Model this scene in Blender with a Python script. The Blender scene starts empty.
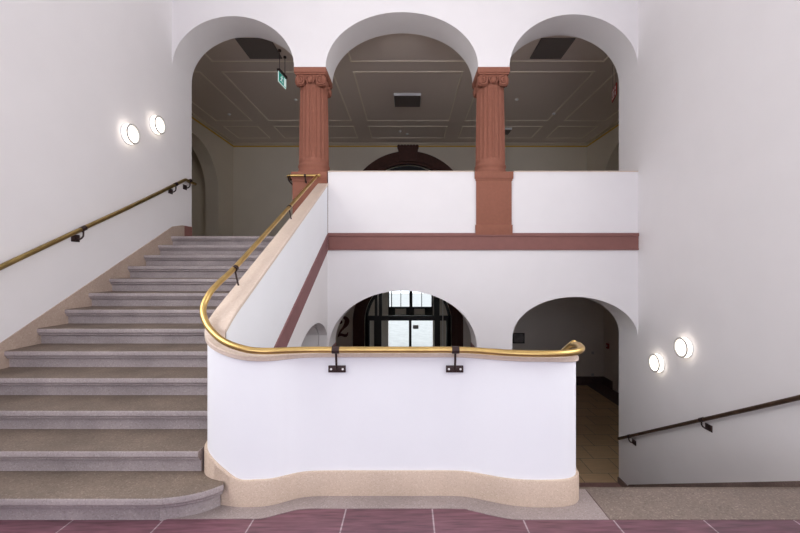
import bpy, bmesh, math, random
from mathutils import Vector
PI = math.pi
random.seed(4)
C = bpy.context.scene.collection
sc = bpy.context.scene

# ------------------------------------------------------------------ camera
cam_d = bpy.data.cameras.new('camera')
cam_d.sensor_width = 36; cam_d.lens = 18.0
cam_d.shift_x = -0.010; cam_d.shift_y = 0.0019
cam_d.clip_start = 0.05
cam = bpy.data.objects.new('camera', cam_d); C.objects.link(cam)
cam.location = (0, 0, 1.573); cam.rotation_euler = (PI/2, 0, 0)
sc.camera = cam

# ------------------------------------------------------------------ world, light, exposure
w = bpy.data.worlds.new('world'); sc.world = w; w.use_nodes = True
wn = w.node_tree.nodes; bg = wn['Background']
bg.inputs['Color'].default_value = (0.90, 0.95, 1.0, 1); bg.inputs['Strength'].default_value = 2.3

XL_, XR_ = -3.764, 3.668
def area(name, loc, rot, sx, sy, power, color):
    l = bpy.data.lights.new(name, 'AREA'); l.shape = 'RECTANGLE'; l.size = sx; l.size_y = sy
    l.energy = power; l.color = color
    o = bpy.data.objects.new(name, l); C.objects.link(o); o.location = loc; o.rotation_euler = rot
    return o
# daylight entering by the three tall windows behind the camera
for k, x in enumerate((-2.45, -0.05, 2.35)):
    area('window_daylight', (x, -7.9, 2.2), (math.radians(90), 0, 0), 1.9, 3.4, 70, (0.76, 0.79, 1.0))
# fill light from side windows added out of view to brighten the walls
area('side_fill_light', (XL_-.20, 1.1, 4.1), (math.radians(90), 0, math.radians(-90)), 3.7, 3.5, 168, (1.0, 0.965, 0.935))
area('side_fill_light', (XR_+.20, 1.1, 4.1), (math.radians(90), 0, math.radians(90)), 3.7, 3.5, 168, (1.0, 0.965, 0.935))

sc.view_settings.view_transform = 'Standard'
sc.view_settings.look = 'None'
sc.view_settings.gamma = 1.0
sc.view_settings.use_curve_mapping = False
sc.view_settings.exposure = 0.04

# ------------------------------------------------------------------ materials
def srgb(r, g, b):
    f = lambda c: (c/255/12.92) if c/255 <= .04045 else ((c/255+.055)/1.055)**2.4
    return (f(r), f(g), f(b), 1)

def mat(name, col, rough=0.6, metal=0.0, noise=0.0, nscale=30, bump=0.0, bscale=60, emit=None, estr=0, spec=0.5, col2=None):
    m = bpy.data.materials.new(name); m.use_nodes = True
    nt = m.node_tree; N = nt.nodes; L = nt.links; b = N['Principled BSDF']
    b.inputs['Roughness'].default_value = rough; b.inputs['Metallic'].default_value = metal
    b.inputs['Specular IOR Level'].default_value = spec
    b.inputs['Base Color'].default_value = col
    tc = N.new('ShaderNodeTexCoord')
    if noise or col2:
        n = N.new('ShaderNodeTexNoise'); n.inputs['Scale'].default_value = nscale; n.inputs['Detail'].default_value = 6
        L.new(tc.outputs['Object'], n.inputs['Vector'])
        r = N.new('ShaderNodeValToRGB')
        r.color_ramp.elements[0].position = .3; r.color_ramp.elements[1].position = .7
        lo = col2 if col2 else tuple(c*(1-noise) for c in col[:3])+(1,)
        hi = col if col2 else tuple(min(1, c*(1+noise)) for c in col[:3])+(1,)
        r.color_ramp.elements[0].color = lo; r.color_ramp.elements[1].color = hi
        L.new(n.outputs['Fac'], r.inputs['Fac']); L.new(r.outputs['Color'], b.inputs['Base Color'])
    if bump:
        n2 = N.new('ShaderNodeTexNoise'); n2.inputs['Scale'].default_value = bscale; n2.inputs['Detail'].default_value = 4
        L.new(tc.outputs['Object'], n2.inputs['Vector'])
        bp = N.new('ShaderNodeBump'); bp.inputs['Strength'].default_value = bump; bp.inputs['Distance'].default_value = .01
        L.new(n2.outputs['Fac'], bp.inputs['Height']); L.new(bp.outputs['Normal'], b.inputs['Normal'])
    if emit:
        b.inputs['Emission Color'].default_value = emit; b.inputs['Emission Strength'].default_value = estr
    return m

def granite(name, base, dark, light, s=90, rough=.55, stain=0.25):
    m = bpy.data.materials.new(name); m.use_nodes = True
    nt = m.node_tree; N = nt.nodes; L = nt.links; b = N['Principled BSDF']
    b.inputs['Roughness'].default_value = rough
    tc = N.new('ShaderNodeTexCoord')
    v = N.new('ShaderNodeTexVoronoi'); v.inputs['Scale'].default_value = s; L.new(tc.outputs['Object'], v.inputs['Vector'])
    r = N.new('ShaderNodeValToRGB'); e = r.color_ramp.elements
    e[0].color = dark; e[0].position = 0.0
    e[1].color = light; e[1].position = 1.0
    x = e.new(.25); x.color = base; x = e.new(.8); x.color = base
    sx = N.new('ShaderNodeSeparateColor'); L.new(v.outputs['Color'], sx.inputs['Color'])
    L.new(sx.outputs['Red'], r.inputs['Fac'])
    n = N.new('ShaderNodeTexNoise'); n.inputs['Scale'].default_value = 3.0; n.inputs['Detail'].default_value = 8
    L.new(tc.outputs['Object'], n.inputs['Vector'])
    mr = N.new('ShaderNodeMapRange'); mr.inputs['From Min'].default_value = .3; mr.inputs['From Max'].default_value = .7
    mr.inputs['To Min'].default_value = 1-stain; mr.inputs['To Max'].default_value = 1+stain*.4
    L.new(n.outputs['Fac'], mr.inputs['Value'])
    mx = N.new('ShaderNodeMix'); mx.data_type = 'RGBA'; mx.blend_type = 'MULTIPLY'; mx.inputs[0].default_value = 1
    L.new(r.outputs['Color'], mx.inputs[6]); L.new(mr.outputs['Result'], mx.inputs[7])
    L.new(mx.outputs[2], b.inputs['Base Color'])
    return m

def tiles(name, c1, c2, mortar, w_, h_, off=(0, 0), msize=.01, offset=0.0, rough=.35, streak=0.0, nscale=2.5, rot=0):
    m = bpy.data.materials.new(name); m.use_nodes = True
    nt = m.node_tree; N = nt.nodes; L = nt.links; b = N['Principled BSDF']
    b.inputs['Roughness'].default_value = rough
    tc = N.new('ShaderNodeTexCoord'); mp = N.new('ShaderNodeMapping')
    mp.inputs['Location'].default_value = (off[0], off[1], 0)
    L.new(tc.outputs['Object'], mp.inputs['Vector'])
    br = N.new('ShaderNodeTexBrick'); br.offset = offset; br.squash = 1
    br.inputs['Scale'].default_value = 1; br.inputs['Brick Width'].default_value = w_; br.inputs['Row Height'].default_value = h_
    br.inputs['Mortar Size'].default_value = msize; br.inputs['Mortar Smooth'].default_value = .2
    br.inputs['Color1'].default_value = c1; br.inputs['Color2'].default_value = c2; br.inputs['Mortar'].default_value = mortar
    br.inputs['Bias'].default_value = 0
    L.new(mp.outputs['Vector'], br.inputs['Vector'])
    out = br.outputs['Color']
    if streak:
        mp2 = N.new('ShaderNodeMapping'); mp2.inputs['Rotation'].default_value = (0, 0, math.radians(-52)); mp2.inputs['Scale'].default_value = (1, 9, 1)
        L.new(tc.outputs['Object'], mp2.inputs['Vector'])
        n = N.new('ShaderNodeTexNoise'); n.inputs['Scale'].default_value = nscale; n.inputs['Detail'].default_value = 7
        L.new(mp2.outputs['Vector'], n.inputs['Vector'])
        mr = N.new('ShaderNodeMapRange'); mr.inputs['From Min'].default_value = .3; mr.inputs['From Max'].default_value = .7
        mr.inputs['To Min'].default_value = 1-streak; mr.inputs['To Max'].default_value = 1+streak
        L.new(n.outputs['Fac'], mr.inputs['Value'])
        mx = N.new('ShaderNodeMix'); mx.data_type = 'RGBA'; mx.blend_type = 'MULTIPLY'; mx.inputs[0].default_value = 1
        L.new(out, mx.inputs[6]); L.new(mr.outputs['Result'], mx.inputs[7]); out = mx.outputs[2]
    L.new(out, b.inputs['Base Color'])
    return m

M = {}
M['plaster'] = mat('white plaster', (0.81, 0.785, 0.79, 1), .85, noise=.012, nscale=2.5, bump=.04, bscale=40)
M['plaster_bal_lit'] = mat('white plaster with daylight in colour', (0.87, 0.88, 0.91, 1), .8, noise=.01, nscale=2.5, bump=.03, bscale=40)  # same plaster, lighter and bluer: daylight from the front put into the colour
M['plaster_hall'] = mat('beige hall plaster', (0.72, 0.65, 0.54, 1), .9, noise=.02, nscale=2)
M['hall_lower'] = mat('lower hall plaster', (0.80, 0.73, 0.66, 1), .9, noise=.02, nscale=2)
M['ceil'] = mat('hall ceiling paint', (0.74, 0.65, 0.58, 1), .85)
M['ceil_line'] = mat('ceiling moulding paint', (0.88, 0.80, 0.68, 1), .7)
M['beam'] = mat('ceiling beam paint', (0.70, 0.61, 0.49, 1), .85)
M['ochre'] = mat('ochre stripe paint', (0.62, 0.38, 0.05, 1), .6)
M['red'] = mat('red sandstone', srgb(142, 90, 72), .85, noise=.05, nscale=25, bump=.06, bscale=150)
M['redflat'] = mat('painted sandstone band', srgb(134, 90, 84), .8, noise=.04, nscale=10, bump=.1, bscale=100)
M['redstripe'] = mat('painted sandstone stripe', srgb(132, 92, 92), .8, noise=.06, nscale=10)
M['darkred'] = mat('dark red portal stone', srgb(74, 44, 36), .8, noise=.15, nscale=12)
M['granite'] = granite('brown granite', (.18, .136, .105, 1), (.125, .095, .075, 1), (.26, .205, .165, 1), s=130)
M['granite_riser_lit'] = granite('riser granite with front light in colour', (.38, .325, .32, 1), (.31, .265, .26, 1), (.46, .40, .39, 1), s=130, stain=.2)  # step fronts paler and greyer than worn treads, cool front light in the colour
M['granite_grey'] = granite('grey granite', (.31, .255, .245, 1), (.25, .20, .19, 1), (.38, .33, .32, 1), s=150, stain=.15)
M['granite_floor'] = granite('speckled brown granite', (.19, .145, .12, 1), (.13, .10, .082, 1), (.28, .225, .19, 1), s=120, stain=.15)
M['stone'] = granite('cream terrazzo', (.58, .45, .35, 1), (.50, .38, .29, 1), (.66, .54, .44, 1), s=180, stain=.08)
M['coping'] = granite('cream coping stone', (.66, .54, .45, 1), (.62, .50, .41, 1), (.70, .59, .50, 1), s=90, stain=.06)
M['string'] = granite('beige stringer stone', (.46, .35, .285, 1), (.41, .31, .25, 1), (.51, .40, .33, 1), s=90, stain=.1)
M['purple'] = tiles('purple sandstone slabs', (.155, .066, .086, 1), (.112, .050, .068, 1), (.34, .27, .29, 1), .562, 1.9, off=(2.09, 0.35), msize=.005, streak=.38, nscale=5.5, rough=.45)
M['lowtile'] = tiles('beige hall tiles', (.74, .53, .31, 1), (.62, .44, .25, 1), (.18, .14, .10, 1), .56, .56, msize=.006, offset=.5, rough=.4, streak=.08)
M['darktile'] = mat('dark brown stone', (.13, .085, .075, 1), .5, noise=.2, nscale=20)
M['skirt_dark'] = granite('brown skirting stone', (.22, .155, .135, 1), (.18, .125, .11, 1), (.27, .20, .17, 1), s=90)
M['bounce_floor'] = tiles('pale light bouncing tiles', (.70, .63, .54, 1), (.64, .57, .48, 1), (.4, .36, .3, 1), .5, .5)  # for an unseen floor, made pale to bounce light onto the soffits
M['threshold'] = mat('dark red threshold stone', (.34, .20, .18, 1), .6, noise=.15, nscale=12)
M['brass'] = mat('polished brass', (.62, .43, .16, 1), .36, 1.0, noise=.15, nscale=5, bump=.03, bscale=15)
M['brass_old'] = mat('aged brass', (.36, .26, .10, 1), .36, 1.0, noise=.25, nscale=7)
M['brass_dark'] = mat('dark tarnished brass', (.12, .075, .05, 1), .4, .8, noise=.25, nscale=7)
M['iron'] = mat('brown iron', (.05, .03, .028, 1), .5, .6)
M['black'] = mat('black frame', (.012, .011, .011, 1), .4)
M['white'] = mat('white enamel', (.8, .8, .8, 1), .5)
M['grey'] = mat('grey metal ring', (.50, .49, .48, 1), .45)
M['screw'] = mat('bright screw', (.85, .85, .82, 1), .3, .3)
M['glow'] = mat('lit glass side', (1, .95, .88, 1), .5, emit=(1, .90, .76, 1), estr=2.8)
M['glowface'] = mat('lit glass face', (.72, .68, .62, 1), .5, emit=(1, .88, .76, 1), estr=.42)
M['panel'] = mat('grey panel', (.16, .14, .13, 1), .7)
M['green'] = mat('green sign face', (.02, .30, .25, 1), .5, emit=(.04, .42, .34, 1), estr=.35)
M['signwhite'] = mat('sign white', (.8, .9, .88, 1), .5, emit=(.75, .95, .9, 1), estr=.55)
M['redsign'] = mat('red sign face', (.35, .04, .03, 1), .5)
M['two'] = mat('dark red wall paint', (.10, .02, .02, 1), .8)
M['ground'] = mat('light paving', (.42, .42, .41, 1), .7, noise=.1, nscale=3)
M['picture'] = mat('dark print', (.22, .20, .19, 1), .5, noise=.4, nscale=9)
g = bpy.data.materials.new('clear glass'); g.use_nodes = True
gb = g.node_tree.nodes['Principled BSDF']; gb.inputs['Transmission Weight'].default_value = 1; gb.inputs['Roughness'].default_value = .02
gb.inputs['IOR'].default_value = 1.05; gb.inputs['Base Color'].default_value = (.85, .87, .88, 1)
M['glass'] = g
g = bpy.data.materials.new('dark glass'); g.use_nodes = True
gb = g.node_tree.nodes['Principled BSDF']; gb.inputs['Base Color'].default_value = (.02, .02, .02, 1); gb.inputs['Roughness'].default_value = .5; gb.inputs['Specular IOR Level'].default_value = .2
M['darkglass'] = g

# ------------------------------------------------------------------ helpers
def link(name, me, m, parent=None, smooth=None):
    o = bpy.data.objects.new(name, me); C.objects.link(o)
    if m is not None and not me.materials: me.materials.append(m)
    if parent is not None: o.parent = parent
    if smooth is not None:
        for p in me.polygons: p.use_smooth = True
        try: me.set_sharp_from_angle(angle=math.radians(smooth))
        except Exception: pass
    return o

def tag(o, label=None, cat=None, group=None, kind=None):
    if label: o['label'] = label
    if cat: o['category'] = cat
    if group: o['group'] = group
    if kind: o['kind'] = kind
    return o

def struct(o):
    o['kind'] = 'structure'; return o

def empty(name, loc=(0, 0, 0), rz=0):
    o = bpy.data.objects.new(name, None); C.objects.link(o); o.location = loc; o.rotation_euler = (0, 0, rz)
    o.empty_display_size = .1
    return o

def place(o, root):            # parent while keeping world-coordinate mesh data
    o.parent = root; o.location = -Vector(root.location) if root.rotation_euler[2] == 0 else o.location
    return o

def bx(bm, x0, x1, y0, y1, z0, z1, bev=0, mi=0):
    vs = [bm.verts.new((x, y, z)) for z in (z0, z1) for y in (y0, y1) for x in (x0, x1)]
    idx = [(0, 2, 3, 1), (4, 5, 7, 6), (0, 1, 5, 4), (2, 6, 7, 3), (0, 4, 6, 2), (1, 3, 7, 5)]
    fs = [bm.faces.new([vs[i] for i in f]) for f in idx]
    for f in fs: f.material_index = mi
    if bev:
        es = list({e for f in fs for e in f.edges})
        bmesh.ops.bevel(bm, geom=es, offset=bev, segments=2, affect='EDGES', profile=.5)

def done(name, bm, m, parent=None, smooth=None):
    bmesh.ops.recalc_face_normals(bm, faces=bm.faces)
    me = bpy.data.meshes.new(name); bm.to_mesh(me); bm.free()
    return link(name, me, m, parent, smooth)

def box(name, x0, x1, y0, y1, z0, z1, m, parent=None, bev=0):
    bm = bmesh.new(); bx(bm, x0, x1, y0, y1, z0, z1, bev)
    return done(name, bm, m, parent)

def fill_profile(name, loops, depth0, depth1, plane, m, parent=None):
    """outline + holes (2D loops) extruded. plane 'XZ': depth along Y; 'YZ': depth along X; 'XY': depth along Z"""
    cu = bpy.data.curves.new(name, 'CURVE'); cu.dimensions = '2D'; cu.fill_mode = 'BOTH'
    for lp in loops:
        s = cu.splines.new('POLY'); s.points.add(len(lp)-1)
        for p, q in zip(s.points, lp): p.co = (q[0], q[1], 0, 1)
        s.use_cyclic_u = True
    cu.extrude = .5
    t = bpy.data.objects.new('tmp', cu); C.objects.link(t)
    bpy.context.view_layer.update()
    dg = bpy.context.evaluated_depsgraph_get()
    me = bpy.data.meshes.new_from_object(t.evaluated_get(dg))
    bpy.data.objects.remove(t); bpy.data.curves.remove(cu)
    for v in me.vertices:
        a, b, c = v.co; d = depth0 + (c+.5)*(depth1-depth0)
        v.co = (a, d, b) if plane == 'XZ' else ((d, a, b) if plane == 'YZ' else (a, b, d))
    bm = bmesh.new(); bm.from_mesh(me)
    bmesh.ops.remove_doubles(bm, verts=bm.verts, dist=1e-5)
    bmesh.ops.recalc_face_normals(bm, faces=bm.faces); bm.to_mesh(me); bm.free()
    me.materials.clear()
    for p in me.polygons: p.use_smooth = True
    me.set_sharp_from_angle(angle=math.radians(25))
    me.name = name
    return link(name, me, m, parent)

def ell(cx, cz, a, b, t0, t1, n=32):
    return [(cx+a*math.cos(math.radians(t0+(t1-t0)*i/n)), cz+b*math.sin(math.radians(t0+(t1-t0)*i/n))) for i in range(n+1)]

def crom(pts, n=8):
    pts = [Vector(p) for p in pts]; out = []
    P = [pts[0]*2-pts[1]] + pts + [pts[-1]*2-pts[-2]]
    for i in range(1, len(P)-2):
        for k in range(n):
            t = k/n; a, b, c, d = P[i-1], P[i], P[i+1], P[i+2]
            out.append(.5*((2*b)+(c-a)*t+(2*a-5*b+4*c-d)*t*t+(3*b-a-3*c+d)*t**3))
    out.append(pts[-1]); return out

def tube(bm, pts, r, seg=14, caps=True, up=Vector((0, 0, 1))):
    pts = [Vector(p) for p in pts]; rings = []; prev = None
    for i, p in enumerate(pts):
        t = (pts[min(i+1, len(pts)-1)] - pts[max(i-1, 0)]).normalized()
        if prev is None:
            a = up if abs(t.dot(up)) < .9 else Vector((1, 0, 0))
            x = t.cross(a).normalized()
        else:
            x = (prev - t*prev.dot(t)).normalized()
        prev = x; y = t.cross(x)
        rr = r(i/(len(pts)-1)) if callable(r) else r
        rings.append([bm.verts.new(p + x*rr*math.cos(2*PI*k/seg) + y*rr*math.sin(2*PI*k/seg)) for k in range(seg)])
    for a, b in zip(rings, rings[1:]):
        for k in range(seg): bm.faces.new((a[k], a[(k+1) % seg], b[(k+1) % seg], b[k]))
    if caps:
        bm.faces.new(rings[0]); bm.faces.new(rings[-1])

def lathe(bm, prof, seg=32, axis='Z', c=(0, 0, 0)):
    rings = []
    for r, h in prof:
        ring = []
        for k in range(seg):
            a = 2*PI*k/seg; u, v = r*math.cos(a), r*math.sin(a)
            p = (u, v, h) if axis == 'Z' else ((h, u, v) if axis == 'X' else (u, h, v))
            ring.append(bm.verts.new((p[0]+c[0], p[1]+c[1], p[2]+c[2])))
        rings.append(ring)
    for a, b in zip(rings, rings[1:]):
        for k in range(seg): bm.faces.new((a[k], a[(k+1) % seg], b[(k+1) % seg], b[k]))
    bm.faces.new(rings[0]); bm.faces.new(rings[-1])

def sweep(bm, secs, caps=True):
    rings = [[bm.verts.new(p) for p in s] for s in secs]; n = len(rings[0])
    for a, b in zip(rings, rings[1:]):
        for k in range(n): bm.faces.new((a[k], a[(k+1) % n], b[(k+1) % n], b[k]))
    if caps: bm.faces.new(rings[0]); bm.faces.new(rings[-1])

# ------------------------------------------------------------------ key dimensions
XL, XR = -3.764, 3.668          # side walls of the stair hall
YF, YB = 6.38, 6.96             # arcade wall front and back
ZU, ZD = 2.08, -2.16            # upper and lower floors
ZC = 5.75                       # upper hall ceiling
R_, T_ = .16, .3275             # riser, tread
def NOS(y): return .16+.4885*(y-2.41)
def NOSD(y): return -.553*(y-2.84)

# ------------------------------------------------------------------ structure: stair hall
so = [(-8.0, -2.3), (YF, -2.3), (YF, 7.3), (-8.0, 7.3)]
sw = [(-.8, 2.3), (3.0, 2.3), (3.0, 5.9), (-.8, 5.9)]  # opening added out of view in both side walls for the fill light
struct(fill_profile('wall_left', [so, sw], XL-.35, XL, 'YZ', M['plaster']))
struct(fill_profile('wall_right', [so, sw], XR, XR+.35, 'YZ', M['plaster']))
struct(box('ceiling', XL-.35, XR+.35, -8.1, YB, 7.3, 7.5, M['plaster']))
# frames of the added side windows, unseen, made for the cross light
for n_, x_ in ((2, XL-.12), (3, XR+.06)):
    bm = bmesh.new()
    for y_ in (-.8, .44, 1.70, 2.94): bx(bm, x_, x_+.06, y_, y_+.06, 2.3, 5.9)
    for z_ in (2.3, 4.6, 5.84):
        for y_ in (-.74, .50, 1.76): bx(bm, x_, x_+.06, y_, y_+1.18, z_, z_+.06)
    struct(done('window_%d' % n_, bm, M['white']))
# wall behind the camera with three tall window openings
o_ = [(XL-.35, -.3), (XR+.35, -.3), (XR+.35, 7.3), (XL-.35, 7.3)]
hs = [[(x-.95, .5), (x+.95, .5), (x+.95, 3.9), (x-.95, 3.9)] for x in (-2.45, -.05, 2.35)]
struct(fill_profile('wall_window_side', [o_]+hs, -8.35, -8.0, 'XZ', M['plaster']))
struct(box('floor', XL, XR, -8.0, 2.84, -.3, 0, M['purple']))
struct(box('wall_below_landing', -6.1, 6.3, 2.5, 2.8, -2.3, -.3, M['hall_lower']))

# granite border inlaid round the balustrade, and granite landing to the right
bp = [(-1.75, 2.506), (-1.3, 2.506), (-1.0, 2.506), (-.91, 2.512), (-.80, 2.565), (-.72, 2.60), (-.62, 2.612), (-.4, 2.612), (.30, 2.612), (.40, 2.595), (.52, 2.545), (.64, 2.505), (.75, 2.497), (1.257, 2.497)]
bpc = [(v.x, v.y) for v in crom([(a, b, 0) for a, b in bp], 5)]
struct(fill_profile('trim_granite_border', [bpc+[(1.257, 2.84), (-1.75, 2.84)]], 0, .003, 'XY', M['granite_grey']))
struct(fill_profile('trim_granite_landing', [[(1.263, 2.497), (XR, 2.497), (XR, 2.84), (1.263, 2.84)]], 0, .003, 'XY', M['granite_floor']))

# arcade wall
outer = [(-6.3, ZD-.14), (6.6, ZD-.14), (6.6, 7.3), (-6.3, 7.3)]
SPR = 4.779
up = [(XL, 1.92), (-1.276, 1.92), (-1.276, 3.104), (XR, 3.104)]
up += ell((1.619+XR)/2, SPR, (XR-1.619)/2, .842, 0, 180, 48)
up += ell((-1.313+1.121)/2, SPR, (1.121+1.313)/2, .877, 0, 180, 48)
up += ell((XL-1.818)/2, SPR, (-1.818-XL)/2, .813, 0, 180, 48)
lowl = [(-1.26, ZD-.05), (1.10, ZD-.05)] + ell(-.08, .297, 1.18, .914, 0, 180, 56)
lowr = [(1.665, ZD-.05), (XR, ZD-.05)] + ell((1.665+XR)/2, .457, (XR-1.665)/2, .655, 0, 180, 48)
aw = struct(fill_profile('wall_arcade', [outer, up, lowl, lowr], YF, YB, 'XZ', M['plaster']))

# sandstone band, with its sloping run along the flank of the stair
bm = bmesh.new()
bx(bm, -1.27, XR, YF-.022, YF, 1.873, 2.075, .004)
bx(bm, -1.27, XR, YF-.034, YF, 2.075, 2.130, .004)
bx(bm, -1.27, XR, YF-.030, YF, 1.858, 1.885, .004)
struct(done('trim_sandstone_band', bm, M['redflat']))
bm = bmesh.new()
ys = [2.95, YF-.036]
secs = []
for y in ys:
    q = (y-3.84)/2.54; t, b = NOS(y)-.035+.065*q, NOS(y)-.29+.05*q
    secs.append([(-1.283, y, b), (-1.283, y, t), (-1.268, y, t-.004), (-1.268, y, b+.004)])
sweep(bm, secs)
struct(done('trim_sloping_stripe', bm, M['redstripe']))
# thin stone capping on the parapets
bm = bmesh.new()
bx(bm, -1.276, 1.05, YF-.012, YB+.01, 3.104, 3.122, .003)
bx(bm, 1.69, XR, YF-.012, YB+.01, 3.104, 3.122, .003)
struct(done('trim_parapet_capping', bm, M['coping']))
# brown imposts from which the lower left arch springs
bm = bmesh.new()
bx(bm, -1.262, -1.248, YF+.0, YB, ZD, .28, .003)
bx(bm, 1.088, 1.102, YF+.0, YB, ZD, .28, .003)
struct(done('trim_pier_facing', bm, M['redflat']))

# wall under the flank of the upper flight with its little arch
ah = ell(5.5, .30, .95, .50, 0, 180, 30)
hole = [(4.55, -1.9), (6.45, -1.9)] + ah
hole = [(min(a, 6.36), b) for a, b in hole]
lo = [(2.84, -2.3), (YF, -2.3), (YF, NOS(YF)-.12), (2.84, NOS(2.84)-.12)]
struct(fill_profile('wall_stair_flank', [lo, hole], -1.420, -1.283, 'YZ', M['plaster']))
lo2 = [(3.6, -2.3), (YF, -2.3), (YF, NOS(YF)-.40), (3.6, NOS(3.6)-.40)]
struct(fill_profile('wall_under_stairs', [lo2, hole], -2.6, -1.43, 'YZ', M['plaster']))
struct(box('wall_niche_back', -2.8, -2.605, 4.5, YF, -2.3, .82, M['plaster']))

# stone skirting along the left wall
def skirt(bm, x0, x1, pts):
    for (y0, b0, t0), (y1, b1, t1) in zip(pts, pts[1:]):
        sweep(bm, [[(x0, y0, b0), (x1, y0, b0), (x1, y0, t0), (x0, y0, t0)], [(x0, y1, b1), (x1, y1, b1), (x1, y1, t1), (x0, y1, t1)]])
bm = bmesh.new()
skirt(bm, XL, XL+.009, [(-8.0, 0, .16), (2.15, 0, .16), (2.45, 0, NOS(2.45)+.09), (3.6, 0.3, NOS(3.6)+.095), (6.38, 1.6, NOS(6.38)+.135), (6.66, ZU, 2.285), (6.72, ZU, 2.285)])
struct(done('baseboard_left', bm, M['string']))
bm = bmesh.new(); skirt(bm, XL, XL+.009, [(6.72, ZU, 2.285), (YB, ZU, 2.285)])
struct(done('baseboard_upper_left', bm, M['redflat']))
bm = bmesh.new()
skirt(bm, XR-.022, XR, [(2.6, 0, .10), (2.84, -.2, .10), (3.2, -1.2, NOSD(3.2)+.08), (6.60, -2.16, -2.0), (6.66, -2.16, -2.06), (YB, -2.16, -2.06)])
struct(done('baseboard_right', bm, M['skirt_dark']))

# ------------------------------------------------------------------ structure: upper hall
UX0, UX1, UY = -5.85, 6.0, 13.4
struct(box('floor_upper_hall', -6.3, 6.6, YB, UY+.3, 1.75, ZU, M['bounce_floor']))
ceil = struct(box('ceiling_upper_hall', -6.3, 6.6, YB, UY+.3, ZC, ZC+.2, M['ceil']))
pl = [( -2.10, ZU), (2.10, ZU)]
outl = [(-6.3, ZU), (6.6, ZU), (6.6, ZC), (-6.3, ZC)]
hol = [(-1.72, ZU+.001), (1.72, ZU+.001)] + ell(0, 3.4, 1.72, 1.72, 0, 180, 40)
struct(fill_profile('wall_upper_back', [outl, hol], UY, UY+.3, 'XZ', M['plaster_hall']))
struct(box('wall_behind_portal', -2.2, 2.2, UY+.3, UY+.4, ZU-.2, ZC, M['plaster_hall']))
for nm, x0, x1, xb0, xb1 in (('left', UX0-.4, UX0, UX0-1.6, UX0-1.4), ('right', UX1, UX1+.4, UX1+1.4, UX1+1.6)):
    o2 = [(YB, ZU), (UY, ZU), (UY, ZC), (YB, ZC)]
    h2 = [(9.2, ZU+.001), (12.35, ZU+.001)] + ell(10.775, 3.9, 1.575, 1.35, 0, 180, 36)
    struct(fill_profile('wall_upper_'+nm, [o2, h2], x0, x1, 'YZ', M['plaster_hall']))
    a_, b_ = (xb0, x1) if nm == 'left' else (x0, xb1)
    bm = bmesh.new()
    bx(bm, xb0, xb1, 8.8, 12.8, ZU-.1, ZC+.1); bx(bm, min(xb1, x0) if nm == 'left' else x1, x0 if nm == 'left' else xb0, 8.8, 9.0, ZU-.1, ZC+.1); bx(bm, xb1 if nm == 'left' else x1, x0 if nm == 'left' else xb0, 12.6, 12.8, ZU-.1, ZC+.1)
    bx(bm, xb1 if nm == 'left' else x1, x0 if nm == 'left' else xb0, 9.0, 12.6, ZC, ZC+.1); bx(bm, xb1 if nm == 'left' else x1, x0 if nm == 'left' else xb0, 9.0, 12.6, ZU-.1, ZU)
    struct(done('wall_recess_'+nm, bm, M['plaster_hall']))
# ochre line and cove under the ceiling
bm = bmesh.new()
bx(bm, UX0, UX1, UY-.012, UY, 5.625, 5.672); bx(bm, UX0, UX0+.012, YB, UY-.012, 5.625, 5.672); bx(bm, UX1-.012, UX1, YB, UY-.012, 5.625, 5.672)
struct(done('trim_ochre_line', bm, M['ochre']))
bm = bmesh.new()
for (a, b, c, d) in ((UX0, UX1, UY-.10, UY), (UX0, UX0+.10, YB, UY-.10), (UX1-.10, UX1, YB, UY-.10)):
    bx(bm, a, b, c, d, 5.70, ZC, .02)
struct(done('trim_ceiling_cove', bm, M['beam']))
# moulded panel frames on the ceiling
bm = bmesh.new()
for (x0, x1) in ((-5.45, -4.42), (-3.97, -1.60), (-1.17, 1.17), (1.60, 3.97), (4.42, 5.6)):
    for (y0, y1) in ((YB+.05, 8.09), (8.50, 11.35), (11.78, 12.85)):
        t = .03
        bx(bm, x0, x1, y0, y0+t, ZC-.012, ZC); bx(bm, x0, x1, y1-t, y1, ZC-.012, ZC)
        bx(bm, x0, x0+t, y0+t, y1-t, ZC-.012, ZC); bx(bm, x1-t, x1, y0+t, y1-t, ZC-.012, ZC)
struct(done('trim_ceiling_panels', bm, M['ceil_line']))

# portal at the back of the upper hall
def ring_arch(r0, r1, zc, zb, n=40):
    return [(-r1, zb)] + ell(0, zc, r1, r1, 180, 0, n) + [(r1, zb), (r0, zb)] + ell(0, zc, r0, r0, 0, 180, n) + [(-r0, zb)]
po = empty('stone_portal', (0, UY, ZU))
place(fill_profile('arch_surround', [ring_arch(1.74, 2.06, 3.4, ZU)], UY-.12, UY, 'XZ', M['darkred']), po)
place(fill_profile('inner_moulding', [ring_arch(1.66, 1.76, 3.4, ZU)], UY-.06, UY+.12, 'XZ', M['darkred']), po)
bm = bmesh.new()
sweep(bm, [[(-.26, UY-.2, 5.1), (.26, UY-.2, 5.1), (.26, UY, 5.1), (-.26, UY, 5.1)], [(-.34, UY-.24, 5.56), (.34, UY-.24, 5.56), (.34, UY, 5.56), (-.34, UY, 5.56)]])
for k in range(-3, 4):
    lathe(bm, [(.0, -.02), (.055, 0), (.055, .24), (.0, .25)], 12, 'Y', (k*.10, UY-.25, 5.58))
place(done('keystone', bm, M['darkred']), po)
tag(po, 'dark red stone portal arch with carved keystone at the back of the upper hall', 'portal')
dn = empty('glazed_door', (0, UY+.16, ZU))
place(fill_profile('glass_pane', [[(-1.64, ZU)] + ell(0, 3.4, 1.64, 1.64, 180, 0, 36) + [(1.64, ZU)]], UY+.17, UY+.18, 'XZ', M['darkglass']), dn)
bm = bmesh.new()
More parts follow.
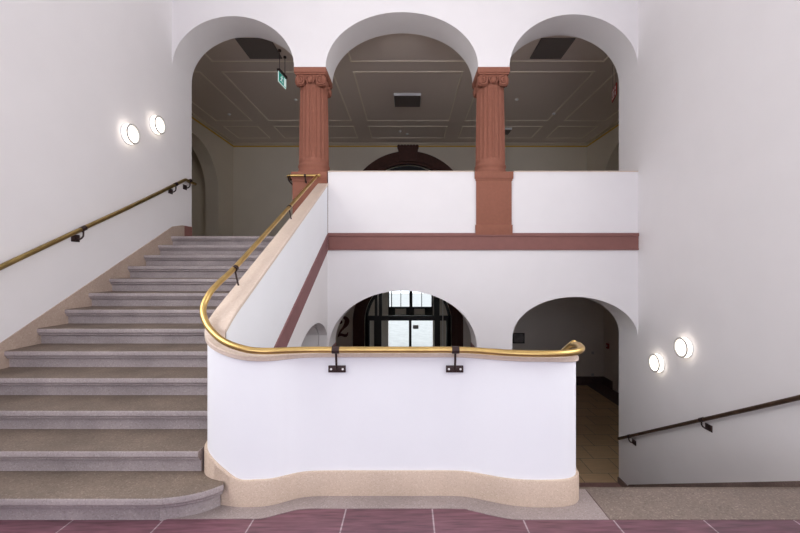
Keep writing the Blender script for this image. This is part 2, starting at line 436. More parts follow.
for x in (-.9, 0, .9): bx(bm, x-.04, x+.04, UY+.12, UY+.17, ZU, 4.6)
bx(bm, -1.5, 1.5, UY+.12, UY+.17, 4.2, 4.3)
place(done('door_frame', bm, M['black']), dn)
tag(dn, 'dark arched glazed door set inside the upper stone portal', 'door')

# ------------------------------------------------------------------ structure: lower hall
LX0, LX1, LY = -6.1, 6.29, 12.85
struct(box('floor_lower_hall', -6.3, 6.6, YB, LY, ZD-.14, ZD, M['lowtile']))
bm = bmesh.new()
bx(bm, 5.7, LX1, YB, LY, ZD, ZD+.003); bx(bm, -6.1, -5.5, YB, LY, ZD, ZD+.003); bx(bm, -5.5, 5.7, LY-.12, LY, ZD, ZD+.003)
struct(done('trim_floor_border', bm, M['darktile']))
struct(box('floor_threshold', -6.3, 6.6, 2.8, YB, ZD-.14, ZD, M['threshold']))
outl = [(-6.3, ZD), (6.6, ZD), (6.6, 1.75), (-6.3, 1.75)]
hol = [(-1.40, ZD+.001), (1.40, ZD+.001)] + ell(0, -.15, 1.40, 1.40, 0, 180, 40)
struct(fill_profile('wall_lower_back', [outl, hol], LY, LY+.3, 'XZ', M['hall_lower']))
struct(box('wall_lower_left', LX0-.2, LX0, YB, LY, ZD, 1.75, M['hall_lower']))
o2 = [(YB, ZD), (LY, ZD), (LY, 1.75), (YB, 1.75)]
struct(fill_profile('wall_lower_right', [o2], LX1, LX1+.3, 'YZ', M['hall_lower']))
bm = bmesh.new()
bx(bm, 1.8, LX1, LY-.03, LY, ZD, ZD+.25); bx(bm, LX0, -1.8, LY-.03, LY, ZD, ZD+.25)
bx(bm, LX1-.03, LX1, 12.30, LY-.03, ZD, ZD+.25)
struct(done('baseboard_lower_hall', bm, M['darktile']))
struct(box('wall_well_left', -6.3, -6.0, 2.8, YF, ZD, 0, M['hall_lower']))

po = empty('stone_portal', (0, LY, ZD))
place(fill_profile('arch_surround', [ring_arch(1.40, 1.76, -.15, ZD)], LY-.10, LY, 'XZ', M['darkred']), po)
tag(po, 'dark red stone portal around the glazed entrance doors on the lower level', 'portal')
dn = empty('entrance_doors', (0, LY+.15, ZD))
bm = bmesh.new()
y0, y1 = LY+.10, LY+.17
bx(bm, -1.38, 1.38, y0, y1, -.13, .03)                       # transom
for (a, b) in ((-1.38, -1.24), (-1.10, -.86), (.03, .11), (.86, 1.04), (1.24, 1.38)): bx(bm, a, b, y0, y1, ZD, -.13)
for (a, b) in ((-1.08, -.99), (-.95, -.84), (.84, 1.02)): bx(bm, a, b, y0, y1, .03, .92)
place(done('door_frame', bm, M['black']), dn)
place(fill_profile('frame_arch', [ring_arch(1.30, 1.39, -.15, ZD)], y0, y1, 'XZ', M['black']), dn)
place(box('glass_pane', -1.28, 1.28, LY+.135, LY+.14, ZD+.05, .9, M['glass']), dn)
bm = bmesh.new(); bx(bm, 1.11, 1.14, y0-.03, y0, -1.9, .62)
place(done('pull_bar', bm, M['signwhite'] and M['white']), dn)
bm = bmesh.new()
for (x, z) in ((-.05, -.30),): bx(bm, .16, .34, y0+.02, y0+.03, -.40, -.28)
place(done('door_notice', bm, M['grey']), dn)
tag(dn, 'black framed glass entrance doors beyond the lower left arch', 'door')

# entrance vestibule beyond, with a glazed outer front
VY = 17.0
struct(box('floor_vestibule', -2.8, 2.8, LY, VY, ZD-.14, ZD, M['ground']))
struct(box('ceiling_vestibule', -2.8, 2.8, LY+.3, VY+.3, 1.75, 1.95, M['hall_lower']))
struct(box('wall_vestibule_left', -2.8, -2.5, LY+.3, VY, ZD, 1.75, M['hall_lower']))
struct(box('wall_vestibule_right', 2.5, 2.8, LY+.3, VY, ZD, 1.75, M['hall_lower']))
struct(fill_profile('wall_vestibule_end', [[(-2.8, ZD), (2.8, ZD), (2.8, 1.75), (-2.8, 1.75)], [(-.84, ZD+.001), (1.06, ZD+.001), (1.06, 1.2), (-.84, 1.2)]], VY, VY+.3, 'XZ', M['hall_lower']))
wn1 = struct(empty('window_1', (0, VY, ZD)))
bm = bmesh.new()
for (a, b) in ((-.84, -.80), (-.72, -.68), (-.32, -.29), (.06, .19), (.57, .60), (1.0, 1.06)): bx(bm, a, b, VY+.05, VY+.12, -.10, 1.2)
bx(bm, -.84, 1.06, VY+.05, VY+.12, -.16, -.08); bx(bm, -.84, 1.06, VY+.05, VY+.12, -.62, -.42)
for (a, b) in ((-.84, -.55), (-.08, .26), (.72, 1.06)): bx(bm, a, b, VY+.05, VY+.12, -.42, -.16)
bx(bm, .07, .15, VY+.05, VY+.12, ZD, -.62)
place(done('window_frame', bm, M['black']), wn1)
for a, b in ((-.55, -.08), (.26, .72)): place(box('infill_panel', a, b, VY+.10, VY+.12, -.42, -.16, M['hall_lower']), wn1)
struct(box('floor_outside', -30, 30, VY+.3, 60, ZD-.3, ZD-.05, M['ground']))

# ------------------------------------------------------------------ upper flight
st = empty('staircase', (-2.6, 2.45, 0))
YI = [2.45] + [2.41+T_*i for i in range(1, 13)]
PRO = [(.012, 0), (.004, -.003), (0, -.012), (0, -.040), (.006, -.048), (.016, -.052), (.018, -.056), (.018, -.066), (.030, -.076), (.046, -.080), (.048, -.16)]
XS0, XS1 = XL+.009, -1.438
for i in range(13):
    h = (i+1)*R_; y0 = YI[i]; yb = (YI[i+1]+.06) if i < 12 else YB
    bm = bmesh.new()
    if i == 0:
        plan = [(XS0, y0), (-2.6, y0), (-1.62, y0), (-1.50, y0+.008), (-1.40, y0+.03), (-1.31, y0+.07), (-1.25, y0+.115), (-1.205, y0+.165)]
        plan = [(v.x, v.y) for v in crom([(a, b, 0) for a, b in plan], 4)]
        rows = []
        for (off, dz) in PRO:
            row = []
            for k, p in enumerate(plan):
                a = Vector(plan[max(k-1, 0)]); b = Vector(plan[min(k+1, len(plan)-1)]); t = (b-a).normalized()
                nrm = Vector((-t.y, t.x))
                q = Vector(p)+nrm*off
                row.append(bm.verts.new((q.x, q.y, h+dz)))
            rows.append(row)
        for a, b in zip(rows, rows[1:]):
            for k in range(len(a)-1): bm.faces.new((a[k], a[k+1], b[k+1], b[k]))
        e = [bm.verts.new((-1.25, 2.70, h)), bm.verts.new((-1.40, 2.80, h)), bm.verts.new((XS1, yb, h)), bm.verts.new((XS0, yb, h))]
        bm.faces.new(rows[0]+e)
    else:
        prof = [(yb, h)] + [(y0+a, h+b) for a, b in PRO] + [(yb, h-R_)]
        sweep(bm, [[(XS0, a, b) for a, b in prof], [(XS1, a, b) for a, b in prof]])
    o = done('step', bm, M['granite'], None, 25); place(o, st)
    o.data.materials.append(M['granite_riser_lit'])
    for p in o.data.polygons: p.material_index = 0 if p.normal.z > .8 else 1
tag(st, 'broad brown granite stairs climbing up along the left wall', 'staircase')

# ------------------------------------------------------------------ lower flight
sd = empty('staircase', (2.4, 2.84, -.166))
for i in range(1, 13):
    bm = bmesh.new(); y0 = 2.84+.3*(i-1)
    bx(bm, 1.19, XR-.024, y0, y0+.34 if i < 12 else y0+.3, -.166*(i+1), -.166*i, .006)
    place(done('step', bm, M['granite']), sd)
tag(sd, 'granite stairs leading down beside the right wall', 'staircase')

# ------------------------------------------------------------------ balustrade
PTS = [  # plan of the outer foot (x, y), coping top z, foot top z
 (-1.44, YF, None, None), (-1.44, 5.2, None, None), (-1.44, 4.0, None, None), (-1.44, 3.2, None, None), (-1.44, 2.98, None, None),
 (-1.438, 2.88, 1.205, .35), (-1.425, 2.80, 1.15, .335), (-1.385, 2.735, 1.10, .315), (-1.32, 2.685, 1.062, .285), (-1.23, 2.650, 1.030, .235), (-1.12, 2.628, 1.005, .178),
 (-1.00, 2.628, .992, .175), (-.90, 2.648, .99, .172), (-.82, 2.690, .99, .171), (-.73, 2.735, .99, .170), (-.62, 2.752, .99, .170), (-.40, 2.755, .99, .170),
 (0, 2.755, .99, .170), (.30, 2.755, .99, .170), (.42, 2.738, .99, .170), (.54, 2.695, .99, .170), (.65, 2.655, .99, .171), (.78, 2.628, .99, .173), (.92, 2.622, .99, .175),
 (1.04, 2.634, .985, .175), (1.12, 2.668, .98, .175), (1.165, 2.725, .975, .175), (1.182, 2.80, .965, .175),
 (1.185, 2.95, .91, .175), (1.185, 3.3, .717, .0), (1.185, 4.5, .053, -.6), (1.185, YF, -.987, -1.7)]
full = []
for (x, y, zc, zf) in PTS:
    if zc is None: zc = 1.196+.4885*(y-2.84); zf = NOS(y)+.03 if y > 3.0 else .36
    full.append((x, y, zc, zf))
def crom4(P, n=5):
    A = crom([(p[0], p[1], p[2]) for p in P], n); B = crom([(p[0], p[1], p[3]) for p in P], n)
    return [(a.x, a.y, a.z, b.z) for a, b in zip(A, B)]
FP = crom4(full)
NR = []
for k in range(len(FP)):
    a = Vector(FP[max(k-1, 0)][:2]); b = Vector(FP[min(k+1, len(FP)-1)][:2]); t = (b-a).normalized()
    NR.append(Vector((t.y, -t.x)))                      # outward
def off(k, d):                                          # d>0 outward
    x, y = FP[k][:2]; n = NR[k]; px, py = x+n.x*d, y+n.y*d
    if d < -.12:
        lim = 1.185+d
        if x < -1.0 and n.y < -.02 and y > 2.66: px, py = -1.44-d, max(y, 2.80)
        px = max(min(px, lim), -1.44-d); py = max(py, 2.622-d*1.0) if abs(px) > .75 else py
    return px, py
def section(k, prof): return [(*off(k, d), z) for d, z in prof]
bal = empty('balustrade', (0, 2.755, 0))
secs = []; fs = []; cs = []
for k in range(len(FP)):
    x, y, zc, zf = FP[k]
    if x < -1.4 and y > 2.84: zb = NOS(y)-.12
    elif x > 1.1 and y > 2.84: zb = -2.16
    else: zb = .003
    secs.append(section(k, [(-.020, zb), (-.020, zc-.03), (-.157, zc-.03), (-.157, zb)]))
    zfb = .003 if not (x > 1.1 and y > 2.84) else -2.16
    if y < 3.2 or x > 0: fs.append(section(k, [(0, zfb), (0, zf-.008), (-.006, zf), (-.0205, zf), (-.0205, zfb)]))
    cs.append(section(k, [(-.008, zc-.034), (-.002, zc-.030), (-.002, zc-.006), (-.010, zc), (-.160, zc), (-.168, zc-.006), (-.168, zc-.030), (-.162, zc-.034)]))
bm = bmesh.new(); sweep(bm, secs); place(done('wall_body', bm, M['plaster_bal_lit'], None, 40), bal)
bm = bmesh.new(); sweep(bm, fs); place(done('plinth', bm, M['stone'], None, 40), bal)
bm = bmesh.new(); sweep(bm, cs); place(done('coping', bm, M['coping'], None, 30), bal)
tag(bal, 'curved white plaster balustrade wall with cream stone coping and speckled plinth', 'balustrade')

# brass handrail over the balustrade
hr = empty('handrail', (-.1, 2.7, 0))
def RZ(y): return 1.56+.4885*(y-3.28)
rp = [(-1.425, 6.24, RZ(6.24)), (-1.425, 5.4, RZ(5.4)), (-1.425, 4.6, RZ(4.6)), (-1.43, 3.8, RZ(3.8)), (-1.435, 3.3, RZ(3.3)), (-1.445, 3.05, 1.458), (-1.455, 2.93, 1.385), (-1.455, 2.84, 1.285), (-1.385, 2.75, 1.191), (-1.27, 2.66, 1.119),
      (-1.168, 2.61, 1.078), (-1.062, 2.59, 1.050), (-.99, 2.595, 1.037), (-.90, 2.615, 1.030), (-.78, 2.67, 1.024), (-.66, 2.705, 1.02), (-.53, 2.715, 1.018), (0, 2.715, 1.018), (.30, 2.715, 1.018), (.42, 2.70, 1.018), (.54, 2.655, 1.018),
      (.66, 2.615, 1.018), (.80, 2.590, 1.018), (.94, 2.585, 1.019), (1.05, 2.60, 1.022), (1.13, 2.645, 1.026), (1.18, 2.72, 1.028), (1.205, 2.82, 1.028), (1.215, 2.93, 1.01), (1.22, 3.1, .94), (1.22, 4.5, .166), (1.22, 6.2, -.774)]
bm = bmesh.new(); tube(bm, crom(rp, 6), .022, 18)
place(done('rail', bm, M['brass'], None, 60), hr)
bm = bmesh.new()
tube(bm, crom([(-1.40, 6.30, 3.03), (-1.6, 6.30, 3.03), (-1.84, 6.30, 3.03), (-1.90, 6.33, 3.025), (-1.915, 6.40, 3.02), (-1.915, 6.55, 3.02)], 6), .0185, 16)
bmesh.ops.create_uvsphere(bm, u_segments=14, v_segments=8, radius=.026, matrix=__import__('mathutils').Matrix.Translation((-1.40, 6.295, 3.03)))
place(done('end_rail', bm, M['brass'], None, 60), hr)
# joints and wall brackets
def collar(p, t, r, l, parent, m=None):
    p = Vector(p); t = Vector(t).normalized(); b2 = bmesh.new(); tube(b2, [p-t*l/2, p+t*l/2], r, 18)
    return place(done('collar', b2, m or M['iron'], None, 50), parent)
for x in (-.49, .322):
    br = bmesh.new()
    bx(br, x-.06, x+.06, 2.757, 2.770, .852, .900, .003)
    tube(br, [(x, 2.752, .875), (x, 2.742, .89), (x, 2.735, .92), (x, 2.722, 1.0)], .0075, 10)
    b = place(done('bracket', br, M['iron'], None, 40), hr)
    for dx in (-.04, .04):
        sb = bmesh.new(); lathe(sb, [(.004, -.004), (.0075, -.003), (.0075, .004)], 12, 'Y', (x+dx, 2.756, .876))
        s = done('screw', sb, M['screw']); s.parent = b
    collar((x, 2.715, 1.018), (1, 0, 0), .0255, .05, hr)
for y in (3.30, 4.80):
    collar((-1.427, y, RZ(y)), (0, 1, .4885), .025, .035, hr)
    br = bmesh.new(); tube(br, crom([(-1.427, y, RZ(y)-.01), (-1.420, y+.01, RZ(y)-.07), (-1.405, y+.02, RZ(y)-.15)], 5), .007, 10)
    place(done('bracket', br, M['iron'], None, 50), hr)
for (a, b, d) in (((-1.62, 6.30, 3.03), (-1.62, 6.372, 2.95), 0), ((-1.90, 6.36, 3.02), (-1.853, 6.45, 2.93), 1)):
    br = bmesh.new(); a = Vector(a); b = Vector(b)
    tube(br, crom([a, a+Vector((0, .01, -.05)), b+Vector((0, -.02, -.02)), b], 5), .011, 10)
    place(done('bracket', br, M['iron'], None, 50), hr)
collar((-1.62, 6.30, 3.03), (1, 0, 0), .023, .035, hr)
collar((-1.875, 6.315, 3.028), (1, -.5, 0), .024, .05, hr)
collar((-1.915, 6.50, 3.02), (0, 1, 0), .024, .06, hr)
tag(hr, 'polished brass handrail sweeping round the white balustrade', 'handrail')

# wall handrails
def wall_rail(xw, s, pts, yb, m, label, slope, n=2, r=.025):
    """xw wall face, s = +1 when the room lies to +x"""
    root = empty('handrail', (xw, pts[0][0], pts[0][1]))
    bm = bmesh.new(); X = xw+s*.075
    tube(bm, crom([(X, y, z) for y, z in pts], 6), r, 16)
    place(done('rail', bm, m, None, 60), root)
    for y in yb:
        z = None
        for (ya, za), (yc, zc2) in zip(pts, pts[1:]):
            if ya <= y <= yc: z = za+(zc2-za)*(y-ya)/(yc-ya)
        b2 = bmesh.new()
        bx(b2, min(xw, xw+s*.012), max(xw, xw+s*.012), y-.055, y+.055, z-.14, z-.06, .003)
        tube(b2, crom([(xw+s*.01, y, z-.10), (xw+s*.045, y+.01, z-.11), (X, y+.02, z-.08), (X+s*.005, y+.02, z-.03), (X, y+.02, z)], 5), .009, 10)
        tube(b2, [(X, y-.01, z-slope*.01), (X, y+.05, z+slope*.05)], r+.004, 16)
        place(done('bracket', b2, M['iron'], None, 40), root)
    return tag(root, label, 'handrail')
wall_rail(XL, 1, [(-.6, 1.573-.01-.485*4.2), (3.62, 1.580), (5.31, 2.386), (6.29, 2.868), (6.60, 3.022), (6.68, 3.035), (6.94, 3.03)], [1.2, 4.52, 6.33, 6.74], M['brass_old'], 'aged brass handrail fixed to the left wall above the stairs going up', .48)
wall_rail(XR, -1, [(1.9, 1.0), (2.84, .87), (3.67, .385), (6.82, -1.334)], [2.7, 4.87, 6.48], M['brass_dark'], 'dark bronze handrail fixed to the right wall beside the stairs going down', -.546, r=.023)

# ------------------------------------------------------------------ columns
def column(cx, x0, x1, label, slim):
    """x0..x1: width of the pedestal front"""
    root = empty('column', (cx, 6.67, ZU))
    cy = 6.67
    # pedestal
    bm = bmesh.new()
    yf = YF-.045
    if slim:                                                        # on the landing, beside the open bay
        bx(bm, x0+.02, x1, YF-.015, YB-.02, ZU, 2.96, .004)
        bx(bm, x0+.005, x1, YF-.025, YB-.01, ZU, 2.20, .006)
        bx(bm, x0, x1+.004, YF-.030, YB, 2.99, 3.104, .006)
        bx(bm, x0+.012, x1, YF-.022, YB-.01, 2.955, 2.992, .004)
    else:                                                           # standing proud of the parapet
        bx(bm, x0+.025, x1-.025, YF-.03, YF+.0, 2.12, 2.98, .004)
        bx(bm, x0+.012, x1-.012, YF-.038, YF+.0, 2.10, 2.26, .004)
        bx(bm, x0, x1, YF-.045, YF+.0, 2.99, 3.104, .006)
        bx(bm, x0+.014, x1-.014, YF-.035, YF+.0, 2.96, 2.995, .004)
        bx(bm, x0, x1, YF-.0, YB, 3.10, 3.106)
    place(done('pedestal', bm, M['red'], None, 40), root)
    # moulded base
    bm = bmesh.new()
    lathe(bm, [(.20, 3.104), (.262, 3.106), (.268, 3.135), (.262, 3.165), (.254, 3.175), (.246, 3.195), (.250, 3.215), (.258, 3.235), (.254, 3.262), (.244, 3.275), (.243, 3.30), (.2, 3.31)], 48, 'Z', (cx, cy, 0))
    place(done('base', bm, M['red'], None, 50), root)
    # fluted shaft
    bm = bmesh.new(); seg = 240; rings = []; nf = 20
    zs = [3.30, 3.33, 3.36, 3.38, 3.7, 4.0, 4.3, 4.46, 4.49, 4.51, 4.56]
    for z in zs:
        t = (z-3.3)/1.26; R = .243 - .020*t**1.6
        fl = 0 if z in (3.30, 3.33, 4.51, 4.56) else (.5 if z in (3.36, 4.49) else 1)
        ring = []
        for k in range(seg):
            a = 2*PI*k/seg; u = (k % (seg//nf))/(seg//nf)
            d = 0 if (u < .12 or u > .88) else math.sin(PI*(u-.12)/.76)**.6*.024
            r = R-d*fl
            ring.append(bm.verts.new((cx+r*math.cos(a), cy+r*math.sin(a), z)))
        rings.append(ring)
    for a, b in zip(rings, rings[1:]):
        for k in range(seg): bm.faces.new((a[k], a[(k+1) % seg], b[(k+1) % seg], b[k]))
    bm.faces.new(rings[0]); bm.faces.new(rings[-1])
    place(done('shaft', bm, M['red'], None, 30), root)
    # capital: echinus, volutes on every face, egg between them
    hw, hy = .252, .285
    cap = empty('capital', (0, 0, 0)); place(cap, root); cap.location = (0, 0, 0)
    bm = bmesh.new()
    lathe(bm, [(.18, 4.50), (.212, 4.51), (.218, 4.525), (.208, 4.535), (.225, 4.56), (.24, 4.60), (.235, 4.66), (.2, 4.68)], 40, 'Z', (cx, cy, 0))
    bx(bm, cx-hw+.03, cx+hw-.03, cy-hy+.03, cy+hy-.03, 4.585, 4.675, .01)
    o = done('echinus', bm, M['red'], None, 50); place(o, root)
    zv = 4.585
    def sq(a, r, n=3.2):
        c_, s_ = math.cos(a), math.sin(a); k_ = (abs(c_)**n+abs(s_)**n)**(-1/n); return r*k_*c_, r*k_*s_
    def roll(bm, f, prof):
        rings = [[bm.verts.new(f(*sq(2*PI*k/28, r), h)) for k in range(28)] for r, h in prof]
        for a, b in zip(rings, rings[1:]):
            for k in range(28): bm.faces.new((a[k], a[(k+1) % 28], b[(k+1) % 28], b[k]))
        bm.faces.new(rings[0]); bm.faces.new(rings[-1])
    SP = [(q/59*1.7*2*PI + PI/2, .074*(1-q/59*.80)) for q in range(60)]
    for sx in (-1, 1):
        for sy in (-1, 1):
            bm = bmesh.new(); vx = cx+sx*(hw-.085); vy = cy+sy*(hy-.085)
            f = lambda u, v, h: (vx+sx*u, cy+sy*(hy-h), zv+v)
            roll(bm, f, [(.02, .042), (.072, .042), (.080, .044), (.084, .055), (.078, .08), (.06, .12), (.06, .16), (.02, .17)])
            tube(bm, [f(*sq(a, r), .026) for a, r in SP], lambda t: .0165-.005*t, 8, up=Vector((0, 1, 0)))
            f = lambda u, v, h: (cx+sx*(hw-h), vy+sy*u, zv+v)
            roll(bm, f, [(.02, .042), (.072, .042), (.080, .044), (.084, .055), (.078, .06), (.06, .08), (.02, .09)])
            tube(bm, [f(*sq(a, r), .026) for a, r in SP], lambda t: .0165-.005*t, 8, up=Vector((1, 0, 0)))
            place(done('volute', bm, M['red'], None, 50), root)
    bm = bmesh.new()
    for (dx, dy) in ((0, -1), (0, 1)):
        bmesh.ops.create_uvsphere(bm, u_segments=16, v_segments=10, radius=.05, matrix=__import__('mathutils').Matrix.Translation((cx, cy+dy*(hy-.02), 4.585)))
        for q in (-1, 1):
            tube(bm, crom([(cx+q*.045, cy+dy*(hy-.01), 4.65), (cx+q*.065, cy+dy*(hy-.005), 4.60), (cx+q*.04, cy+dy*(hy-.01), 4.53)], 5), .010, 8)
    place(done('egg_ornament', bm, M['red'], None, 60), root)
    bpy.data.objects.remove(cap)
    bm = bmesh.new()
    bx(bm, cx-hw+.006, cx+hw-.006, cy-.28, cy+.28, 4.672, 4.70, .004)
    bx(bm, cx-hw-.004, cx+hw+.004, cy-.298, cy+.288, 4.695, 4.779, .005)
    place(done('abacus', bm, M['red'], None, 40), root)
    return tag(root, label, 'column')
column(-1.566, -1.86, -1.292, 'fluted red sandstone column at the head of the stairs, left of the two', True)
column(1.370, 1.06, 1.672, 'fluted red sandstone column standing on the parapet, right of the two', False)

# ------------------------------------------------------------------ wall lamps
def wall_lamp(xw, s, y, z, label):
    root = empty('wall_lamp', (xw, y, z))
    def part(name, prof, m, sm=40):
        bm = bmesh.new(); lathe(bm, [(r, s*h) for r, h in prof], 40, 'X'); o = done(name, bm, m, root, sm); return o
    part('back_plate', [(.02, 0), (.132, 0), (.132, .014), (.02, .014)], M['white'])
    part('glass_drum', [(.1, .012), (.126, .014), (.130, .022), (.130, .068), (.126, .072), (.1, .072)], M['glow'])
    part('rim', [(.110, .070), (.130, .070), (.134, .074), (.132, .084), (.116, .086), (.110, .078), (.110, .070)], M['grey'])
    part('lens', [(.0005, .060), (.108, .072), (.116, .078), (.116, .070), (.0005, .058)], M['glowface'])
    return tag(root, label, 'lamp', 'round wall lamps')
wall_lamp(XL, 1, 5.37, 3.37, 'lit round white wall lamp on the left wall, lower and left of that pair')
wall_lamp(XL, 1, 5.95, 3.70, 'lit round white wall lamp on the left wall, upper one nearer the arch')
wall_lamp(XR, -1, 5.84, .186, 'lit round white wall lamp on the right wall, lower one nearer the doorway')
wall_lamp(XR, -1, 5.27, .526, 'lit round white wall lamp on the right wall, upper and right of that pair')

# ------------------------------------------------------------------ fittings of the upper hall
def ceiling_lamp(x0, x1, y0, y1, d, label):
    root = empty('ceiling_lamp', ((x0+x1)/2, (y0+y1)/2, ZC))
    bm = bmesh.new()
    t = .006
    bx(bm, x0, x1, y0, y0+t, ZC-d, ZC); bx(bm, x0, x1, y1-t, y1, ZC-d, ZC); bx(bm, x0, x0+t, y0+t, y1-t, ZC-d, ZC); bx(bm, x1-t, x1, y0+t, y1-t, ZC-d, ZC)
    place(done('frame', bm, M['white'] if d > .04 else M['panel']), root)
    place(box('diffuser', x0+t, x1-t, y0+t, y1-t, ZC-d-.004, ZC-.002, M['panel']), root)
    return tag(root, label, 'ceiling lamp')
ceiling_lamp(-.34, .31, 9.55, 10.22, .06, 'square unlit ceiling lamp with pale edge in the middle of the hall ceiling')
ceiling_lamp(-3.14, -2.50, 7.26, 7.95, .02, 'dark square ceiling panel seen through the left arch')
ceiling_lamp(2.42, 3.04, 7.26, 7.95, .02, 'dark square ceiling panel seen through the right arch')
ceiling_lamp(2.45, 3.09, 11.9, 12.35, .06, 'small unlit ceiling lamp just right of the right column')
def detector(x, y, label):
    root = empty('smoke_detector', (x, y, ZC))
    bm = bmesh.new(); lathe(bm, [(.04, 0), (.045, -.006), (.045, -.018), (.03, -.024), (.0005, -.026)], 24)
    done('housing', bm, M['white'], root, 40)
    bm = bmesh.new(); lathe(bm, [(.02, -.022), (.025, -.026), (.02, -.038), (.0005, -.042)], 20)
    done('sensor', bm, M['white'], root, 40)
    tag(root, label, 'smoke detector')
detector(2.69, 9.89, 'small white smoke detector on the ceiling behind the right arch')
detector(-.24, 12.2, 'tiny white ceiling detector above the keystone, left of the two')
detector(-.03, 12.45, 'tiny white ceiling detector above the keystone, right of the two')
detector(-2.78, 9.91, 'small white smoke detector on the ceiling just left of the left column')
detector(-4.85, 10.85, 'small ceiling detector far left in the hall behind the left arch')
detector(3.94, 10.8, 'small ceiling detector towards the right end of the hall')

# exit sign hanging on two rods
ex = empty('exit_sign', (-2.43, 7.78, 5.25), 0)
A = Vector((-2.465, 7.60, 0)); B = Vector((-2.425, 7.94, 0)); d = (B-A).normalized(); n = Vector((d.y, -d.x, 0))
def quadbox(name, s0, s1, z0, z1, t0, t1, m, parent):
    bm = bmesh.new(); p = []
    for z in (z0, z1):
        for s, t in ((s0, t0), (s1, t0), (s1, t1), (s0, t1)):
            q = A+d*s+n*t; p.append(bm.verts.new((q.x, q.y, z)))
    for f in ((0, 1, 2, 3), (7, 6, 5, 4), (0, 4, 5, 1), (1, 5, 6, 2), (2, 6, 7, 3), (3, 7, 4, 0)): bm.faces.new([p[i] for i in f])
    o = done(name, bm, m)
    if parent is ex or parent is None: return place(o, ex)
    o.parent = parent; return o
ex_h = quadbox('housing', 0, .342, 5.32, 5.37, -.03, .03, M['iron'], ex)
quadbox('sign_panel', 0, .342, 5.12, 5.32, -.006, .006, M['signwhite'], ex)
fc = quadbox('green_face', .008, .334, 5.130, 5.315, .006, .008, M['green'], ex)
def pictos(lst, z0, nm):
    bm = bmesh.new()
    for poly in lst:
        vs = []
        for tt in (.008, .010):
            vs.append([bm.verts.new(((A+d*u+n*tt).x, (A+d*u+n*tt).y, z0+v)) for u, v in poly])
        bm.faces.new(vs[0]); bm.faces.new(vs[1])
        for k in range(len(poly)): bm.faces.new((vs[0][k], vs[0][(k+1) % len(poly)], vs[1][(k+1) % len(poly)], vs[1][k]))
    return done(nm, bm, M['signwhite'])
o = pictos([[(.235, .015), (.335, .015), (.335, .17), (.235, .17)],
            [(.15+.014*math.cos(a*PI/6), .152+.014*math.sin(a*PI/6)) for a in range(12)],
            [(.115, .09), (.145, .085), (.165, .13), (.135, .137)],
            [(.115, .09), (.14, .085), (.155, .05), (.19, .045), (.19, .035), (.14, .037)],
            [(.115, .09), (.128, .082), (.105, .045), (.06, .035), (.055, .045), (.095, .058)],
            [(.16, .13), (.165, .118), (.20, .105), (.202, .115)], [(.138, .137), (.095, .125), (.085, .10), (.092, .098), (.103, .115), (.138, .125)]], 5.13, 'running_figure')
place(o, ex)
for s in (.06, .30):
    q = A+d*s; bm = bmesh.new(); tube(bm, [(q.x, q.y, 5.37), (q.x, q.y, ZC)], .006, 8)
    tube(bm, [(q.x, q.y, ZC-.03), (q.x, q.y, ZC)], .03, 12)
    place(done('hanging_rod', bm, M['iron']), ex)
tag(ex, 'green illuminated running man exit sign hanging from two rods', 'sign')

# red fire sign projecting from the right
fs_ = empty('fire_sign', (4.25, 8.1, 5.1))
A = Vector((4.12, 7.90, 0)); B = Vector((4.235, 8.30, 0)); d = (B-A).normalized(); n = Vector((-d.y, d.x, 0))
ex = fs_
quadbox('sign_panel', 0, .41, 5.0, 5.24, -.008, .008, M['redsign'], ex)
for (u0, u1, v0, v1) in ((.05, .11, .03, .10), (.05, .11, .14, .20), (.20, .36, .03, .06), (.20, .36, .17, .20), (.24, .32, .08, .15)):
    bm = bmesh.new(); p = []
    for z in (5.0+v0, 5.0+v1):
        for s, t in ((u0, .008), (u1, .008), (u1, .011), (u0, .011)):
            q = A+d*s+n*t; p.append(bm.verts.new((q.x, q.y, z)))
    for f in ((0, 1, 2, 3), (7, 6, 5, 4), (0, 4, 5, 1), (1, 5, 6, 2), (2, 6, 7, 3), (3, 7, 4, 0)): bm.faces.new([p[i] for i in f])
    place(done('symbol', bm, M['white']), ex)
for s in (.06, .34):
    bm = bmesh.new(); q = A+d*s; tube(bm, [(q.x, q.y, 5.24), (q.x, q.y, ZC)], .004, 8)
    place(done('hanging_rod', bm, M['iron']), ex)
tag(fs_, 'small red fire equipment sign behind the right arch', 'sign')

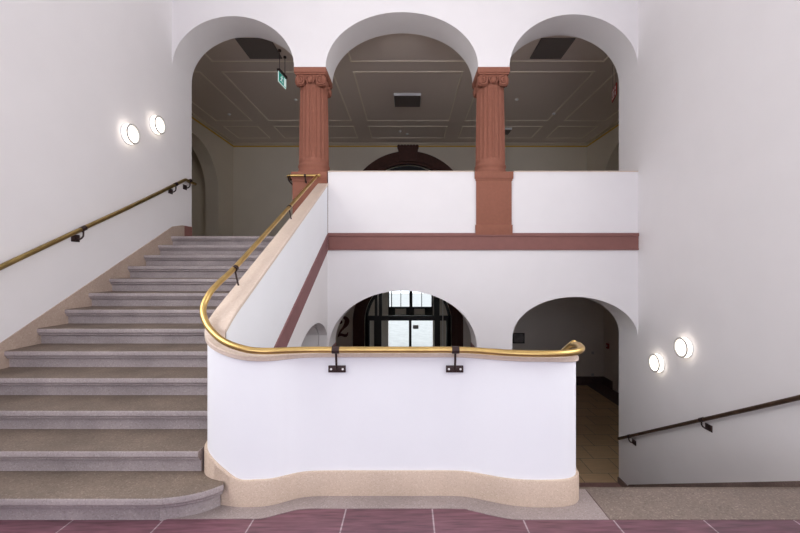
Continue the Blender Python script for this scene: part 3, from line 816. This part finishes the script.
# ------------------------------------------------------------------ fittings of the lower hall
def stroke2(name):
    # digit two drawn as a ribbon of varying width, 0.40 wide and 0.66 tall
    cl = [((.075, .50), .022), ((.07, .57), .025), ((.12, .625), .028), ((.20, .635), .04), ((.28, .59), .065), ((.31, .51), .078), ((.28, .41), .07), ((.20, .30), .042), ((.10, .18), .030), ((.04, .05), .026)]
    bm = bmesh.new()
    C_ = crom([(p[0], p[1], w_) for p, w_ in cl], 6); L_, R2 = [], []
    for k, p in enumerate(C_):
        a = C_[max(k-1, 0)]; b = C_[min(k+1, len(C_)-1)]; t = Vector((b.x-a.x, b.y-a.y)).normalized(); nn = Vector((-t.y, t.x))
        L_.append((p.x+nn.x*p.z, p.y+nn.y*p.z)); R2.append((p.x-nn.x*p.z, p.y-nn.y*p.z))
    X0, Z0, Y0 = -2.27, -.645, LY
    def V(p, y): return (X0+p[0], Y0-y, Z0+p[1])
    secs = [[V(l, .0), V(l, .006), V(r, .006), V(r, .0)] for l, r in zip(L_, R2)]
    sweep(bm, secs)
    ball = [(.095+.07*math.cos(a*PI/10), .49+.07*math.sin(a*PI/10)) for a in range(20)]
    base = [(.01, .0), (.03, .09), (.09, .125), (.16, .115), (.24, .09), (.30, .10), (.33, .16), (.355, .16), (.34, .06), (.30, .01), (.24, .0), (.15, .03), (.08, .035), (.04, .0)]
    for poly in (ball, base):
        f0 = [bm.verts.new(V(p, .0065)) for p in poly]; f1 = [bm.verts.new(V(p, 0)) for p in poly]
        bm.faces.new(f0); bm.faces.new(f1)
        for k in range(len(poly)): bm.faces.new((f0[k], f0[(k+1) % len(poly)], f1[(k+1) % len(poly)], f1[k]))
    return done(name, bm, M['two'])
tag(stroke2('painted_number'), 'large dark red numeral 2 on the lower hall wall left of the doors', 'number')

pf = empty('picture_frame', (3.55, LY, -.68))
box('frame', -.19, .19, -.02, 0, -.165, .165, M['black'], pf)
box('print', -.16, .16, -.025, -.02, -.135, .135, M['picture'], pf)
tag(pf, 'small dark framed picture on the wall inside the lower right arch', 'picture')
ca = empty('fire_call_point', (LX1, 12.55, -.87))
box('housing', -.05, 0, -.06, .06, -.08, .08, M['redsign'], ca, .005)
box('button', -.056, -.05, -.025, .025, -.025, .025, M['white'], ca)
tag(ca, 'small red fire call point on the dim wall inside the right doorway', 'call point')
for z, lb in ((-1.15, 'small light switch high on the back wall inside the right doorway'), (-1.85, 'small wall socket low on the back wall inside the right doorway')):
    s = empty('light_switch' if z > -1.5 else 'wall_socket', (5.93, LY, z))
    box('plate', -.04, .04, -.01, 0, -.04, .04, M['grey'], s)
    box('rocker', -.022, .022, -.016, -.01, -.025, .025, M['grey'], s)
    tag(s, lb, 'switch' if z > -1.5 else 'socket')
